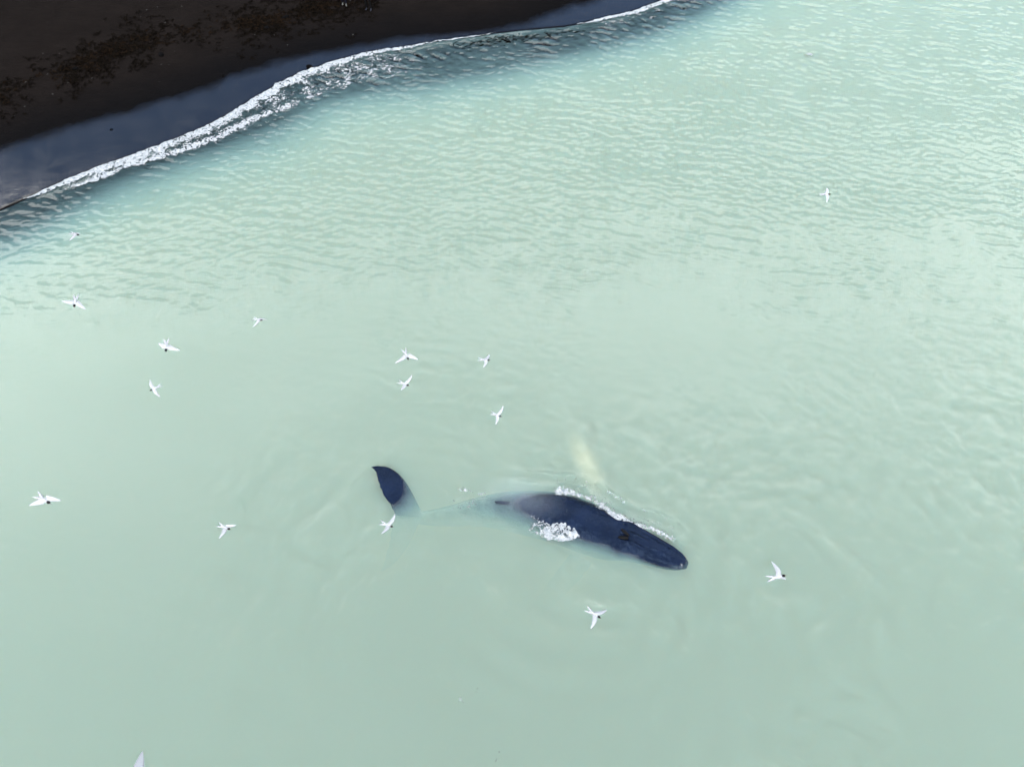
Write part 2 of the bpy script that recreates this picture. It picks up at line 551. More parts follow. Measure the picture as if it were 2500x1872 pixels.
def build_water():
    st = 0.058
    xs = axis(-27, 33, st, -900, 900); ys = axis(0.5, 46, st, -900, 900)
    X, Y = np.meshgrid(xs, ys)
    Z, d = water_surface(X, Y)
    nx, ny = len(xs), len(ys)
    V = np.stack([X.ravel(), Y.ravel(), Z.ravel()], 1)
    q = grid_quads(nx, ny)
    # closed body of water: skirt and bottom
    loop = np.concatenate([np.arange(nx), nx * np.arange(1, ny) + nx - 1,
                           (ny - 1) * nx + np.arange(nx - 2, -1, -1), nx * np.arange(ny - 2, 0, -1)])
    base = len(V)
    low = V[loop].copy(); low[:, 2] = -14.0
    V2 = np.vstack([V, low, [[0, 0, -14.0]]])
    n = len(loop); k = np.arange(n); k2 = (k + 1) % n
    skirt = np.stack([loop[k], base + k, base + k2, loop[k2]], 1)
    quads = np.vstack([q, skirt])
    me = mesh_np('sea', V2, quads, M_WATER)
    bm = bmesh.new(); bm.from_mesh(me); bm.verts.ensure_lookup_table()
    for i in range(n):
        bm.faces.new([bm.verts[base + (i + 1) % n], bm.verts[base + i], bm.verts[base + n]])
    bmesh.ops.recalc_face_normals(bm, faces=bm.faces)
    bm.to_mesh(me); bm.free()
    obj('sea', me, kind='structure', label='milky pale green sea water with a breeze ripple')


build_beach()
build_water()


# ---------------------------------------------------------------- materials for things
def whale_material():
    m, t = material('whale_skin')
    o = N(t, 'ShaderNodeOutputMaterial'); b = N(t, 'ShaderNodeBsdfPrincipled')
    tc = N(t, 'ShaderNodeTexCoord')
    n = N(t, 'ShaderNodeTexNoise'); n.inputs['Scale'].default_value = 1.3; n.inputs['Detail'].default_value = 6
    L(t, tc.outputs['Object'], n.inputs['Vector'])
    r = N(t, 'ShaderNodeValToRGB')
    r.color_ramp.elements[0].position = 0.3; r.color_ramp.elements[0].color = (0.0014, 0.0030, 0.0095, 1)
    r.color_ramp.elements[1].position = 0.8; r.color_ramp.elements[1].color = (0.0044, 0.0088, 0.0250, 1)
    L(t, n.outputs[0], r.inputs[0])
    # small pale scars and barnacle marks
    v = N(t, 'ShaderNodeTexVoronoi'); v.inputs['Scale'].default_value = 5.0
    L(t, tc.outputs['Object'], v.inputs['Vector'])
    n3 = N(t, 'ShaderNodeTexNoise'); n3.inputs['Scale'].default_value = 2.2
    L(t, tc.outputs['Object'], n3.inputs['Vector'])
    dot = math_n(t, 'MULTIPLY', math_n(t, 'LESS_THAN', v.outputs['Distance'], 0.055), math_n(t, 'GREATER_THAN', n3.outputs[0], 0.56))
    mx = N(t, 'ShaderNodeMix', data_type='RGBA')
    L(t, math_n(t, 'MULTIPLY', dot, 0.9), mx.inputs[0]); L(t, r.outputs[0], mx.inputs[6]); mx.inputs[7].default_value = (0.10, 0.11, 0.13, 1)
    L(t, mx.outputs[2], b.inputs['Base Color'])
    b.inputs['Roughness'].default_value = 0.24
    b.inputs['Specular IOR Level'].default_value = 0.15
    b.inputs['Specular Tint'].default_value = (0.40, 0.62, 1.0, 1)
    bn = N(t, 'ShaderNodeTexNoise'); bn.inputs['Scale'].default_value = 7; bn.inputs['Detail'].default_value = 4
    L(t, tc.outputs['Object'], bn.inputs['Vector'])
    bp = N(t, 'ShaderNodeBump'); bp.inputs['Distance'].default_value = 0.06
    L(t, bn.outputs[0], bp.inputs['Height']); L(t, bp.outputs[0], b.inputs['Normal'])
    L(t, b.outputs[0], o.inputs[0])
    return m


M_WHALE = whale_material()
M_DARK = principled('nostril_dark', (0.0015, 0.0015, 0.002), 0.5, 0.1)


def foam_material():
    m, t = material('sea_foam')
    o = N(t, 'ShaderNodeOutputMaterial')
    tc = N(t, 'ShaderNodeTexCoord'); at = N(t, 'ShaderNodeAttribute', attribute_name='thick')
    n = N(t, 'ShaderNodeTexNoise'); n.inputs['Scale'].default_value = 9.0; n.inputs['Detail'].default_value = 5; n.inputs['Roughness'].default_value = 0.7
    L(t, tc.outputs['Object'], n.inputs['Vector'])
    r = N(t, 'ShaderNodeValToRGB')
    r.color_ramp.elements[0].position = 0.30; r.color_ramp.elements[0].color = (0.13, 0.16, 0.185, 1)
    r.color_ramp.elements[1].position = 0.62; r.color_ramp.elements[1].color = (0.34, 0.355, 0.365, 1)
    L(t, n.outputs[0], r.inputs[0])
    df = N(t, 'ShaderNodeBsdfDiffuse'); L(t, r.outputs[0], df.inputs['Color'])
    bp = N(t, 'ShaderNodeBump'); bp.inputs['Distance'].default_value = 0.05; L(t, n.outputs[0], bp.inputs['Height']); L(t, bp.outputs[0], df.inputs['Normal'])
    tr = N(t, 'ShaderNodeBsdfTransparent'); mx = N(t, 'ShaderNodeMixShader')
    n2 = N(t, 'ShaderNodeTexNoise'); n2.inputs['Scale'].default_value = 16.0; n2.inputs['Detail'].default_value = 3
    L(t, tc.outputs['Object'], n2.inputs['Vector'])
    cov = math_n(t, 'ADD', at.outputs['Fac'], math_n(t, 'MULTIPLY', math_n(t, 'SUBTRACT', n2.outputs[0], 0.5), 0.9))
    mr = N(t, 'ShaderNodeMapRange', interpolation_type='SMOOTHSTEP'); mr.inputs['From Min'].default_value = -0.02; mr.inputs['From Max'].default_value = 0.46
    L(t, cov, mr.inputs['Value'])
    L(t, mr.outputs[0], mx.inputs[0]); L(t, tr.outputs[0], mx.inputs[1]); L(t, df.outputs[0], mx.inputs[2])
    L(t, mx.outputs[0], o.inputs['Surface'])
    return m


M_FOAM = foam_material()
M_TERN = principled('tern_plumage', (0.33, 0.34, 0.36), 0.8, 0.1, var=(30, 0.10))
M_CAP = principled('tern_black_cap', (0.004, 0.004, 0.005), 0.6, 0.2, var=(60, 0.2))
M_BILL = principled('tern_red_bill', (0.10, 0.015, 0.012), 0.4, 0.3, var=(60, 0.2))


# ---------------------------------------------------------------- whale
def cubic(xs, ys, t):
    """monotone-ish Catmull-Rom through samples"""
    xs = np.asarray(xs, float); ys = np.asarray(ys, float)
    m = np.gradient(ys, xs)
    i = np.clip(np.searchsorted(xs, t) - 1, 0, len(xs) - 2)
    h = xs[i + 1] - xs[i]; u = (t - xs[i]) / h
    return ((1 + 2 * u) * (1 - u) ** 2 * ys[i] + u * (1 - u) ** 2 * h * m[i] + u * u * (3 - 2 * u) * ys[i + 1] + u * u * (u - 1) * h * m[i + 1])


#        pixel          top    half-w  up    down
SPINE = [(1680, 1378, -0.05, 0.12, 0.08, 0.10), (1666, 1372, 0.05, 0.27, 0.16, 0.25), (1640, 1361, 0.11, 0.42, 0.23, 0.40),
         (1600, 1343, 0.14, 0.53, 0.32, 0.60), (1560, 1325, 0.16, 0.65, 0.42, 0.75), (1530, 1312, 0.21, 0.78, 0.52, 0.85),
         (1495, 1299, 0.14, 0.88, 0.66, 0.95), (1450, 1280, 0.24, 0.96, 0.80, 1.05), (1400, 1260, 0.25, 0.98, 0.86, 1.10),
         (1345, 1243, 0.18, 0.95, 0.86, 1.05), (1285, 1232, 0.01, 0.86, 0.80, 0.95), (1225, 1226, -0.12, 0.72, 0.72, 0.80),
         (1160, 1228, -0.30, 0.54, 0.60, 0.60), (1090, 1237, -0.50, 0.38, 0.45, 0.45), (1030, 1243, -0.58, 0.26, 0.32, 0.32),
         (995, 1245, -0.52, 0.19, 0.20, 0.20), (968, 1246, -0.36, 0.14, 0.09, 0.09)]


def build_whale():
    P = np.array([G(a, b) for a, b, *_ in SPINE]); S = np.array([r[2:] for r in SPINE])
    arc = np.concatenate([[0], np.cumsum(np.linalg.norm(np.diff(P[:, :2], axis=0), axis=1))])
    T = arc[-1]
    ts = np.concatenate([np.linspace(0, 3.4, 90), np.linspace(3.45, T, 120)])
    cx, cy = cubic(arc, P[:, 0], ts), cubic(arc, P[:, 1], ts)
    top, a, hu, hl = (cubic(arc, S[:, k], ts) for k in range(4))
    tx, ty = np.gradient(cx, ts), np.gradient(cy, ts)
    ln = np.hypot(tx, ty); tx /= ln; ty /= ln
    lx, ly = ty, -tx                     # towards the far side (tail direction x up)
    n = 96
    th = np.linspace(0, 2 * math.pi, n, endpoint=False)
    c, s_ = np.cos(th), np.sin(th)
    V = []
    tb = arc[5]                          # blowhole station
    for i in range(len(ts)):
        t = ts[i]
        head = float(smooth(3.0, 1.2, np.array(t)))
        pw = 1.0 - 0.22 * head
        lat = a[i] * np.sign(c) * np.abs(c) ** pw
        ver = np.where(s_ > 0, hu[i] * np.abs(s_) ** pw, -hl[i] * np.abs(s_) ** 0.9)
        # head details: median ridge, lip groove, splash guard, blowhole hollow
        upm = np.clip(s_, 0, 1)
        ver = ver + head * upm * 0.045 * np.exp(-(lat / 0.07) ** 2) * float(smooth(0.25, 0.7, np.array(t)))
        ver = ver - head * 0.05 * np.exp(-((np.abs(lat) - a[i] * 0.72) / 0.05) ** 2) * upm
        ver = ver + head * 0.05 * np.exp(-((np.abs(lat) - a[i] * 0.93) / 0.06) ** 2) * (s_ > -0.1)
        wv = 0.10 + 0.16 * np.clip((tb - t) / 0.9, 0, 1)
        ridge = math.exp(-((t - (tb - 0.42)) / 0.36) ** 2)
        ver = ver + upm * 0.15 * ridge * np.exp(-((np.abs(lat) - 0.16) / 0.06) ** 2)
        ver = ver + upm * 0.10 * math.exp(-((t - (tb - 0.20)) / 0.14) ** 2) * np.exp(-(lat / 0.20) ** 2)
        ver = ver - upm * 0.13 * math.exp(-((t - (tb + 0.08)) / 0.18) ** 2) * np.exp(-((np.abs(lat) - 0.07) / 0.06) ** 2)
        # tubercles on the head
        for k in range(5):
            tk = 0.45 + 0.36 * k
            for lk in (-0.28, 0.28):
                ver = ver + upm * 0.03 * math.exp(-((t - tk) / 0.05) ** 2) * np.exp(-((lat - lk * (0.7 + 0.12 * k)) / 0.05) ** 2)
        # knuckles behind the fin
        zc = top[i] - hu[i]
        if t > 7.6:
            ver = ver + upm ** 6 * 0.03 * math.cos((t - 7.6) * 11) * float(smooth(7.6, 8.2, np.array(t)))
        roll = math.radians(5) * float(smooth(8, 5, np.array(t)))
        lr = lat * math.cos(roll) - (ver) * math.sin(roll); vr = lat * math.sin(roll) + ver * math.cos(roll)
        V.append(np.stack([cx[i] + lx[i] * lr, cy[i] + ly[i] * lr, zc + vr], 1))
    V = np.array(V)
    m = len(ts)
    verts = [tuple(p) for p in V.reshape(-1, 3)]
    faces = []
    for i in range(m - 1):
        for j in range(n):
            j2 = (j + 1) % n
            faces.append((i * n + j, i * n + j2, (i + 1) * n + j2, (i + 1) * n + j))
    faces.append(tuple(range(n))[::-1]); faces.append(tuple((m - 1) * n + j for j in range(n)))

    def blade(root, span_dir, back_dir, up_dir, span, le, te, thick, nseg=26, nch=10, serr=0.0):
        """closed lens-shaped lifting surface: span stations with leading/trailing offsets along back_dir"""
        b0 = len(verts)
        root, sd, bd, ud = (np.asarray(v, float) for v in (root, span_dir, back_dir, up_dir))
        for i in range(nseg + 1):
            u = i / nseg
            l, r = le(u), te(u)
            if serr:
                r -= serr * abs(math.sin(u * 31)) * (0.4 + 0.6 * abs(math.sin(u * 11)))
            th_ = thick * (1 - 0.75 * u)
            ring = []
            for k in range(nch + 1):
                w = k / nch
                ring.append((l + (r - l) * w, th_ * (math.sin(math.pi * w ** 0.6) ** 0.8 * 0.5 + 0.12)))
            pts = [(x, z) for x, z in ring] + [(x, -z) for x, z in ring[::-1]]
            for x, z in pts:
                verts.append(tuple(root + sd * span * u + bd * x + ud * z))
        w = 2 * (nch + 1)
        for i in range(nseg):
            for k in range(w):
                k2 = (k + 1) % w
                faces.append((b0 + i * w + k, b0 + i * w + k2, b0 + (i + 1) * w + k2, b0 + (i + 1) * w + k))
        faces.append(tuple(b0 + k for k in range(w))[::-1]); faces.append(tuple(b0 + nseg * w + k for k in range(w)))

    # tail flukes: far lobe breaks the surface, near lobe stays under
    def lobe(LEp, TEp, zle, zte, thick, nseg=30, nch=12):
        LE = np.array([G(*p)[:2] for p in LEp]); TE = np.array([G(*p)[:2] for p in TEp])
        u0 = np.linspace(0, 1, len(LE))
        b0 = len(verts)
        for i in range(nseg + 1):
            u = i / nseg
            l = np.array([cubic(u0, LE[:, k], np.array([u]))[0] for k in (0, 1)]); r = np.array([cubic(u0, TE[:, k], np.array([u]))[0] for k in (0, 1)])
            ch = r - l; cl = np.linalg.norm(ch) + 1e-6
            r = r - ch / cl * min(0.05, 0.3 * cl) * abs(math.sin(u * 29)) * (0.4 + 0.6 * abs(math.sin(u * 11)))
            zl, zt = np.interp(u, u0, zle), np.interp(u, u0, zte)
            th_ = thick * (1 - 0.7 * u)
            prof = [(k / nch, th_ * (math.sin(math.pi * (k / nch) ** 0.6) ** 0.8 * 0.5 + 0.12)) for k in range(nch + 1)]
            for w_, zz in prof + [(a_, -c_) for a_, c_ in prof[::-1]]:
                p = l + (r - l) * w_
                verts.append((p[0], p[1], zl + (zt - zl) * w_ + zz))
        w = 2 * (nch + 1)
        for i in range(nseg):
            for k in range(w):
                k2 = (k + 1) % w
                faces.append((b0 + i * w + k, b0 + i * w + k2, b0 + (i + 1) * w + k2, b0 + (i + 1) * w + k))
        faces.append(tuple(b0 + k for k in range(w))[::-1]); faces.append(tuple(b0 + nseg * w + k for k in range(w)))

    lobe([(1034, 1250), (1019, 1224), (1005, 1198), (989, 1173), (970, 1153), (947, 1140), (923, 1138), (908, 1141)],
         [(962, 1252), (952, 1232), (938, 1213), (928, 1193), (922, 1172), (917, 1156), (911, 1147), (904, 1142)],
         [-0.65, -0.38, -0.19, -0.09, -0.04, -0.01, 0.02, 0.04], [-0.24, -0.03, 0.05, 0.09, 0.10, 0.10, 0.08, 0.05], 0.18)
    lobe([(1030, 1240), (1008, 1272), (990, 1300), (968, 1326), (945, 1345), (920, 1358)], [(962, 1240), (948, 1268), (940, 1294), (928, 1322), (918, 1345), (908, 1360)],
         [-0.55, -0.95, -1.2, -1.4, -1.6, -1.7], [-0.45, -0.85, -1.1, -1.35, -1.6, -1.7], 0.18)
    # dorsal fin
    di = int(np.argmin(np.abs(ts - arc[11])))
    droot = np.array([cx[di], cy[di], top[di] - 0.05]); bd = np.array([tx[di], ty[di], 0.0])
    blade(droot, (0, 0, 1), bd, np.array([lx[di], ly[di], 0]), 0.25,
          lambda u: -0.85 + 0.85 * u ** 0.8, lambda u: 0.22 + 0.10 * u, 0.17, nseg=8)
    # flippers, deep under the surface
    fi = int(np.argmin(np.abs(ts - 3.7)))
    for sg in (1, -1):
        rt = np.array([cx[fi] + lx[fi] * sg * 1.0, cy[fi] + ly[fi] * sg * 1.0, top[fi] - 1.5])
        blade(rt, np.array([lx[fi] * sg * 0.8, ly[fi] * sg * 0.8, -0.5]), np.array([tx[fi], ty[fi], 0]), np.array([0, 0, 1.0]), 3.2,
              lambda u: -0.45 + 1.3 * u ** 1.3, lambda u: 0.45 + 0.9 * u, 0.25)
    me = bpy.data.meshes.new('whale')
    me.from_pydata(verts, [], faces)
    bm = bmesh.new(); bm.from_mesh(me); bmesh.ops.recalc_face_normals(bm, faces=bm.faces); bm.to_mesh(me); bm.free()
    me.materials.append(M_WHALE)
    w = obj('whale', me, label='dark blue-black humpback whale surfacing in the milky green water', cat='whale')
    md = w.modifiers.new('skin', 'REMESH'); md.mode = 'VOXEL'; md.voxel_size = 0.03; md.use_smooth_shade = True
    # nostrils
    bi = int(np.argmin(np.abs(ts - (tb + 0.06))))
    for sg in (-1, 1):
        b2 = bmesh.new(); bmesh.ops.create_uvsphere(b2, u_segments=14, v_segments=8, radius=1)
        for v in b2.verts:
            x, y, z = v.co
            lx_, tx_ = 0.075 * y, 0.26 * x
            lat = sg * (0.095 + 0.07 * x) + lx_
            v.co = (cx[bi] + tx[bi] * tx_ + lx[bi] * lat, cy[bi] + ty[bi] * tx_ + ly[bi] * lat, top[bi] - 0.035 + 0.05 * z)
        m2 = bpy.data.meshes.new('nostril'); b2.to_mesh(m2); b2.free(); m2.materials.append(M_DARK)
        for p in m2.polygons: p.use_smooth = True
        obj('nostril', m2, parent=w)
    return w


build_whale()


# ---------------------------------------------------------------- foam
def foam(name, bbox, step, dens_fn, rise, label, seed=0, lace=(2.2, 6.5)):
    x0, x1, y0, y1 = bbox
    xs = np.arange(x0, x1, step); ys = np.arange(y0, y1, step)
    X, Y = np.meshgrid(xs, ys)
    X = X + (vnoise(X * 9, Y * 9, seed + 1) - 0.5) * step * 0.9; Y = Y + (vnoise(X * 9, Y * 9, seed + 2) - 0.5) * step * 0.9
    dens = dens_fn(X, Y)
    la, lb = lace
    n = 0.40 * fbm(X * la, Y * la, seed + 3, 3) + 0.35 * np.abs(2 * fbm(X * lb, Y * lb, seed + 4, 3) - 1) * 1.6 + 0.25 * vnoise(X / step * 0.6, Y / step * 0.6, seed + 5)
    n = np.clip((n - 0.18) / 0.50, 0, 1)
    keep = (n < dens + 0.12) & (dens > 0.02)
    thick = np.clip(dens - n, -0.3, 1) + 0.10
    q = grid_quads(len(xs), len(ys))
    k = keep.ravel()[q].sum(1) >= 3
    q = q[k]
    used = np.unique(q); idx = np.full(X.size, -1); idx[used] = np.arange(len(used))
    Xu, Yu = X.ravel()[used], Y.ravel()[used]
    Zw, _ = water_surface(Xu, Yu)
    _rise = rise(Xu, Yu) if callable(rise) else rise
    lump = 0.65 * fbm(Xu * 3.5, Yu * 3.5, seed + 6, 2) + 0.35 * vnoise(Xu * 13, Yu * 13, seed + 7)
    Zt = terrain_z(Xu, Yu, shore(Xu, Yu)[0])
    Z = np.maximum(Zw, Zt) + 0.012 + _rise * lump
    me = mesh_np(name, np.stack([Xu, Yu, Z], 1), idx[q], M_FOAM, attrs={'thick': thick.ravel()[used]})
    return obj(name, me, kind='stuff', label=label)


def surf_density(X, Y):
    d, s = polydist(X, Y, front[2:-2])
    jag = (fbm(X * 1.1, Y * 1.1, 205, 3) - 0.5) * 0.35
    db, sb = polydist(X, Y, back)
    w1 = by_px(X, [(-60, 0), (45, 0.0), (80, 0.12), (190, 0.46), (330, 0.62), (460, 0.62), (600, 0.70), (720, 0.75), (850, 0.55), (950, 0.30), (1040, 0.14), (1180, 0.08), (1290, 0.0)])
    w1 = np.maximum(w1, 1e-3)
    dj = d + jag * np.minimum(w1, 0.5) * 0.5
    f1 = smooth(w1 * 1.25, w1 * 0.35, dj) * smooth(0.01, 0.10, w1) * (d > -0.05)
    w3 = np.maximum(by_px(X, [(1390, 0), (1432, 0.14), (1480, 0.22), (1560, 0.34), (1628, 0.4), (1700, 0.4)]), 1e-3)
    f3 = smooth(w3 * 1.2, w3 * 0.4, d) * smooth(0.01, 0.10, w3) * (X > _fx[-6]) * (d > -0.05)
    # lace between the two lines
    between = smooth(0.0, 0.25, d) * smooth(0.25, -0.15, db) * (sb > 0.02)
    lam = by_px(X, [(150, 0.55), (330, 0.62), (460, 0.56), (560, 0.42), (700, 0.45), (850, 0.46), (960, 0.40), (1040, 0.22), (1120, 0.08), (1180, 0)])
    open_right = by_px(X, [(780, 0), (860, 1), (1000, 1), (1100, 0.4), (1200, 0)]) * smooth(1.9, 0.3, d) * (d > 0)
    f2 = lam * np.maximum(between * (d > 0), open_right)
    wb = by_px(X, [(150, 0.10), (260, 0.20), (400, 0.30), (620, 0.42), (720, 0.42), (804, 0.30), (860, 0.1)])
    str_b = by_px(X, [(150, 0.6), (200, 0.95), (640, 0.92), (720, 0.75), (800, 0.5), (870, 0.0)])
    inb = (sb > 0.05) & (sb < 400)
    fb = str_b * np.exp(-((db + 0.12 + jag * 0.3) / np.maximum(wb, .05)) ** 2) * inb
    lace_r = by_px(X, [(1420, 0), (1480, 0.34), (1628, 0.36), (1720, 0.3)]) * smooth(1.7, 0.5, d) * (d > 0)
    return np.clip(np.maximum.reduce([f1, f2, fb, f3, lace_r]), 0, 1) * (d > -0.06)


def surf_rise(X, Y):
    d, _ = polydist(X, Y, front[2:-2])
    return 0.03 + 0.11 * np.exp(-np.abs(d) / 0.4)


bb = front[3:-3]
foam('surf_foam', (bb[:, 0].min(), bb[:, 0].max() + 3, bb[:, 1].min() - 3.5, bb[:, 1].max() + 3), 0.042, surf_density, surf_rise,
     'white lacy foam of the small wave breaking on the black sand', seed=200)

WF = smooth_poly(resample([G(a, b)[:2] for a, b in [(1330, 1203), (1362, 1207), (1405, 1214), (1447, 1232), (1490, 1264), (1537, 1288), (1582, 1299), (1627, 1318), (1648, 1335)]], 0.2), 1)


def whale_foam_density(X, Y):
    d, s = polydist(X, Y, WF)
    d = -d                                    # positive on the far side
    T = s / s.max()
    ends = smooth(0.0, 0.12, T) * smooth(1.0, 0.93, T)
    m = 0.55 + 0.45 * np.sin(T * 13.0 + 0.6)
    core = np.exp(-((d - 0.15) / (0.11 + 0.07 * m)) ** 2) * (0.62 + 0.45 * m)
    halo = 0.22 * smooth(0.95, 0.25, d) * smooth(-0.25, 0.1, d)
    rim = 0.36 * np.exp(-((d - 0.80) / 0.10) ** 2)
    return np.clip(np.maximum.reduce([core, halo, rim * smooth(0.1, 0.4, T)]) * ends, 0, 1)


foam('bow_wave_foam', (WF[:, 0].min() - 1, WF[:, 0].max() + 1, WF[:, 1].min() - 1, WF[:, 1].max() + 1.2), 0.02, whale_foam_density, 0.06,
     'white foam line along the far side of the whale', seed=300, lace=(4, 14))
SPL = G(1374, 1289)[:2]


def splash_density(X, Y):
    u, v = X - SPL[0], Y - SPL[1]
    c, s_ = math.cos(0.10), math.sin(0.10)
    u, v = u * c + v * s_, -u * s_ + v * c
    wob = (fbm(X * 1.8, Y * 1.8, 401, 3) - 0.5) * 0.9
    r = np.sqrt(((u - 0.12) / 0.85) ** 2 + ((v + 0.06) / 0.42) ** 2) + wob
    r2 = np.sqrt(((u + 0.75) / 0.85) ** 2 + ((v - 0.08) / 0.34) ** 2) + wob
    return np.clip(np.maximum(1.3 * smooth(1.15, 0.6, r), 0.55 * smooth(1.2, 0.5, r2)), 0, 1)


foam('splash_foam', (SPL[0] - 2, SPL[0] + 1.6, SPL[1] - 1, SPL[1] + 1), 0.02, splash_density,
     lambda X, Y: 0.04 + 0.20 * np.exp(-(((X - SPL[0] - 0.15) / 0.6) ** 2 + ((Y - SPL[1]) / 0.28) ** 2)),
     'white splash of foam against the near flank of the whale', seed=400, lace=(2.5, 7))


def patch_foam(name, pts, width, dens, label, seed):
    P = smooth_poly(resample([G(a, b)[:2] for a, b in pts], 0.15), 1)
    def fn(X, Y):
        d, s = polydist(X, Y, P)
        e = smooth(0, 0.25, s / s.max()) * smooth(1.0, 0.75, s / s.max()) * 0.6 + 0.4
        return np.clip(dens * e * np.exp(-(d / width) ** 2), 0, 1)
    w = width * 2.5
    foam(name, (P[:, 0].min() - w, P[:, 0].max() + w, P[:, 1].min() - w, P[:, 1].max() + w), 0.026, fn, 0.04, label, seed, lace=(3, 9))


patch_foam('foam_streak', [(1115, 1193), (1145, 1197), (1175, 1203), (1190, 1215)], 0.14, 0.60, 'thin foam streak curling beside the dorsal fin of the whale', 500)
patch_foam('foam_streak', [(1095, 1243), (1120, 1240), (1150, 1232), (1178, 1212)], 0.22, 0.50, 'speckled foam over the sunken tail stock of the whale', 510)
patch_foam('foam_streak', [(1270, 1258), (1320, 1272), (1375, 1300), (1440, 1312), (1520, 1330)], 0.24, 0.44, 'faint speckled foam along the near side of the whale', 520)
patch_foam('foam_patch', [(928, 1390), (936, 1382), (948, 1372)], 0.22, 0.58, 'small foam patch below the tern nearest the whale tail', 530)
patch_foam('foam_patch', [(1955, 134), (1972, 133), (1988, 134)], 0.30, 0.62, 'lone white splash on the rippled water near the top', 540)
patch_foam('foam_patch', [(1112, 1710), (1140, 1708), (1160, 1695)], 0.18, 0.38, 'few bubbles drifting on calm water near the bottom', 550)
patch_foam('foam_patch', [(1215, 1845), (1222, 1855), (1219, 1872)], 0.14, 0.40, 'few bubbles at the bottom edge of the water', 560)
patch_foam('foam_patch', [(1640, 1378), (1655, 1384), (1668, 1378)], 0.10, 0.46, 'thread of foam at the tip of the whale snout', 570)


# ---------------------------------------------------------------- whale breath
def mist(name, p0, p1, rad, dens, col, label, seed):
    p0, p1 = Vector(p0), Vector(p1)
    me = bpy.data.meshes.new(name)
    bm = bmesh.new(); bmesh.ops.create_icosphere(bm, subdivisions=4, radius=1.0); bm.to_mesh(me); bm.free()
    m, t = material(name + '_vapour')
    o = N(t, 'ShaderNodeOutputMaterial'); pv = N(t, 'ShaderNodeVolumePrincipled')
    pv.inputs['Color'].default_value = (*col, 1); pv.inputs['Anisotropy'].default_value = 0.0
    tc = N(t, 'ShaderNodeTexCoord')
    ln = N(t, 'ShaderNodeVectorMath', operation='LENGTH'); L(t, tc.outputs['Object'], ln.inputs[0])
    fall = math_n(t, 'POWER', math_n(t, 'SUBTRACT', 1.0, ln.outputs['Value'], clamp=True), 1.3)
    nz = N(t, 'ShaderNodeTexNoise'); nz.inputs['Scale'].default_value = 2.3; nz.inputs['Detail'].default_value = 3
    mp = N(t, 'ShaderNodeMapping'); mp.inputs['Location'].default_value = (seed, 0, 0)
    L(t, tc.outputs['Object'], mp.inputs[0]); L(t, mp.outputs[0], nz.inputs['Vector'])
    nn = math_n(t, 'MULTIPLY_ADD', nz.outputs[0], 0.8, 0.35)
    L(t, math_n(t, 'MULTIPLY', math_n(t, 'MULTIPLY', fall, nn), dens), pv.inputs['Density'])
    L(t, pv.outputs[0], o.inputs['Volume'])
    me.materials.append(m)
    ob = obj(name, me, kind='stuff', label=label)
    ax = p1 - p0
    ob.location = (p0 + p1) / 2
    ob.rotation_euler = ax.to_track_quat('Z', 'Y').to_euler()
    ob.scale = (rad[0], rad[1], ax.length / 2)


mist('breath_mist', G(1478, 1225, 0.5), G(1385, 1035, 1.7), (0.62, 0.55), 0.62, (1.0, 0.93, 0.62), 'pale yellow rainbow glow in the drifting whale breath', 1.0)  # rainbow light is put into the vapour colour as a yellow tint
mist('breath_mist', G(1150, 1180, 0.85), G(1400, 1245, 0.85), (1.0, 0.8), 0.20, (0.82, 0.92, 1.0), 'thin bluish mist of breath drifting across the whale back', 4.0)


# ---------------------------------------------------------------- terns
def tube_mesh(verts, faces, rings):
    b0 = len(verts); w = len(rings[0])
    for r in rings:
        verts.extend([tuple(p) for p in r])
    for i in range(len(rings) - 1):
        for k in range(w):
            k2 = (k + 1) % w
            faces.append((b0 + i * w + k, b0 + i * w + k2, b0 + (i + 1) * w + k2, b0 + (i + 1) * w + k))
    faces.append(tuple(b0 + k for k in range(w))[::-1]); faces.append(tuple(b0 + (len(rings) - 1) * w + k for k in range(w)))


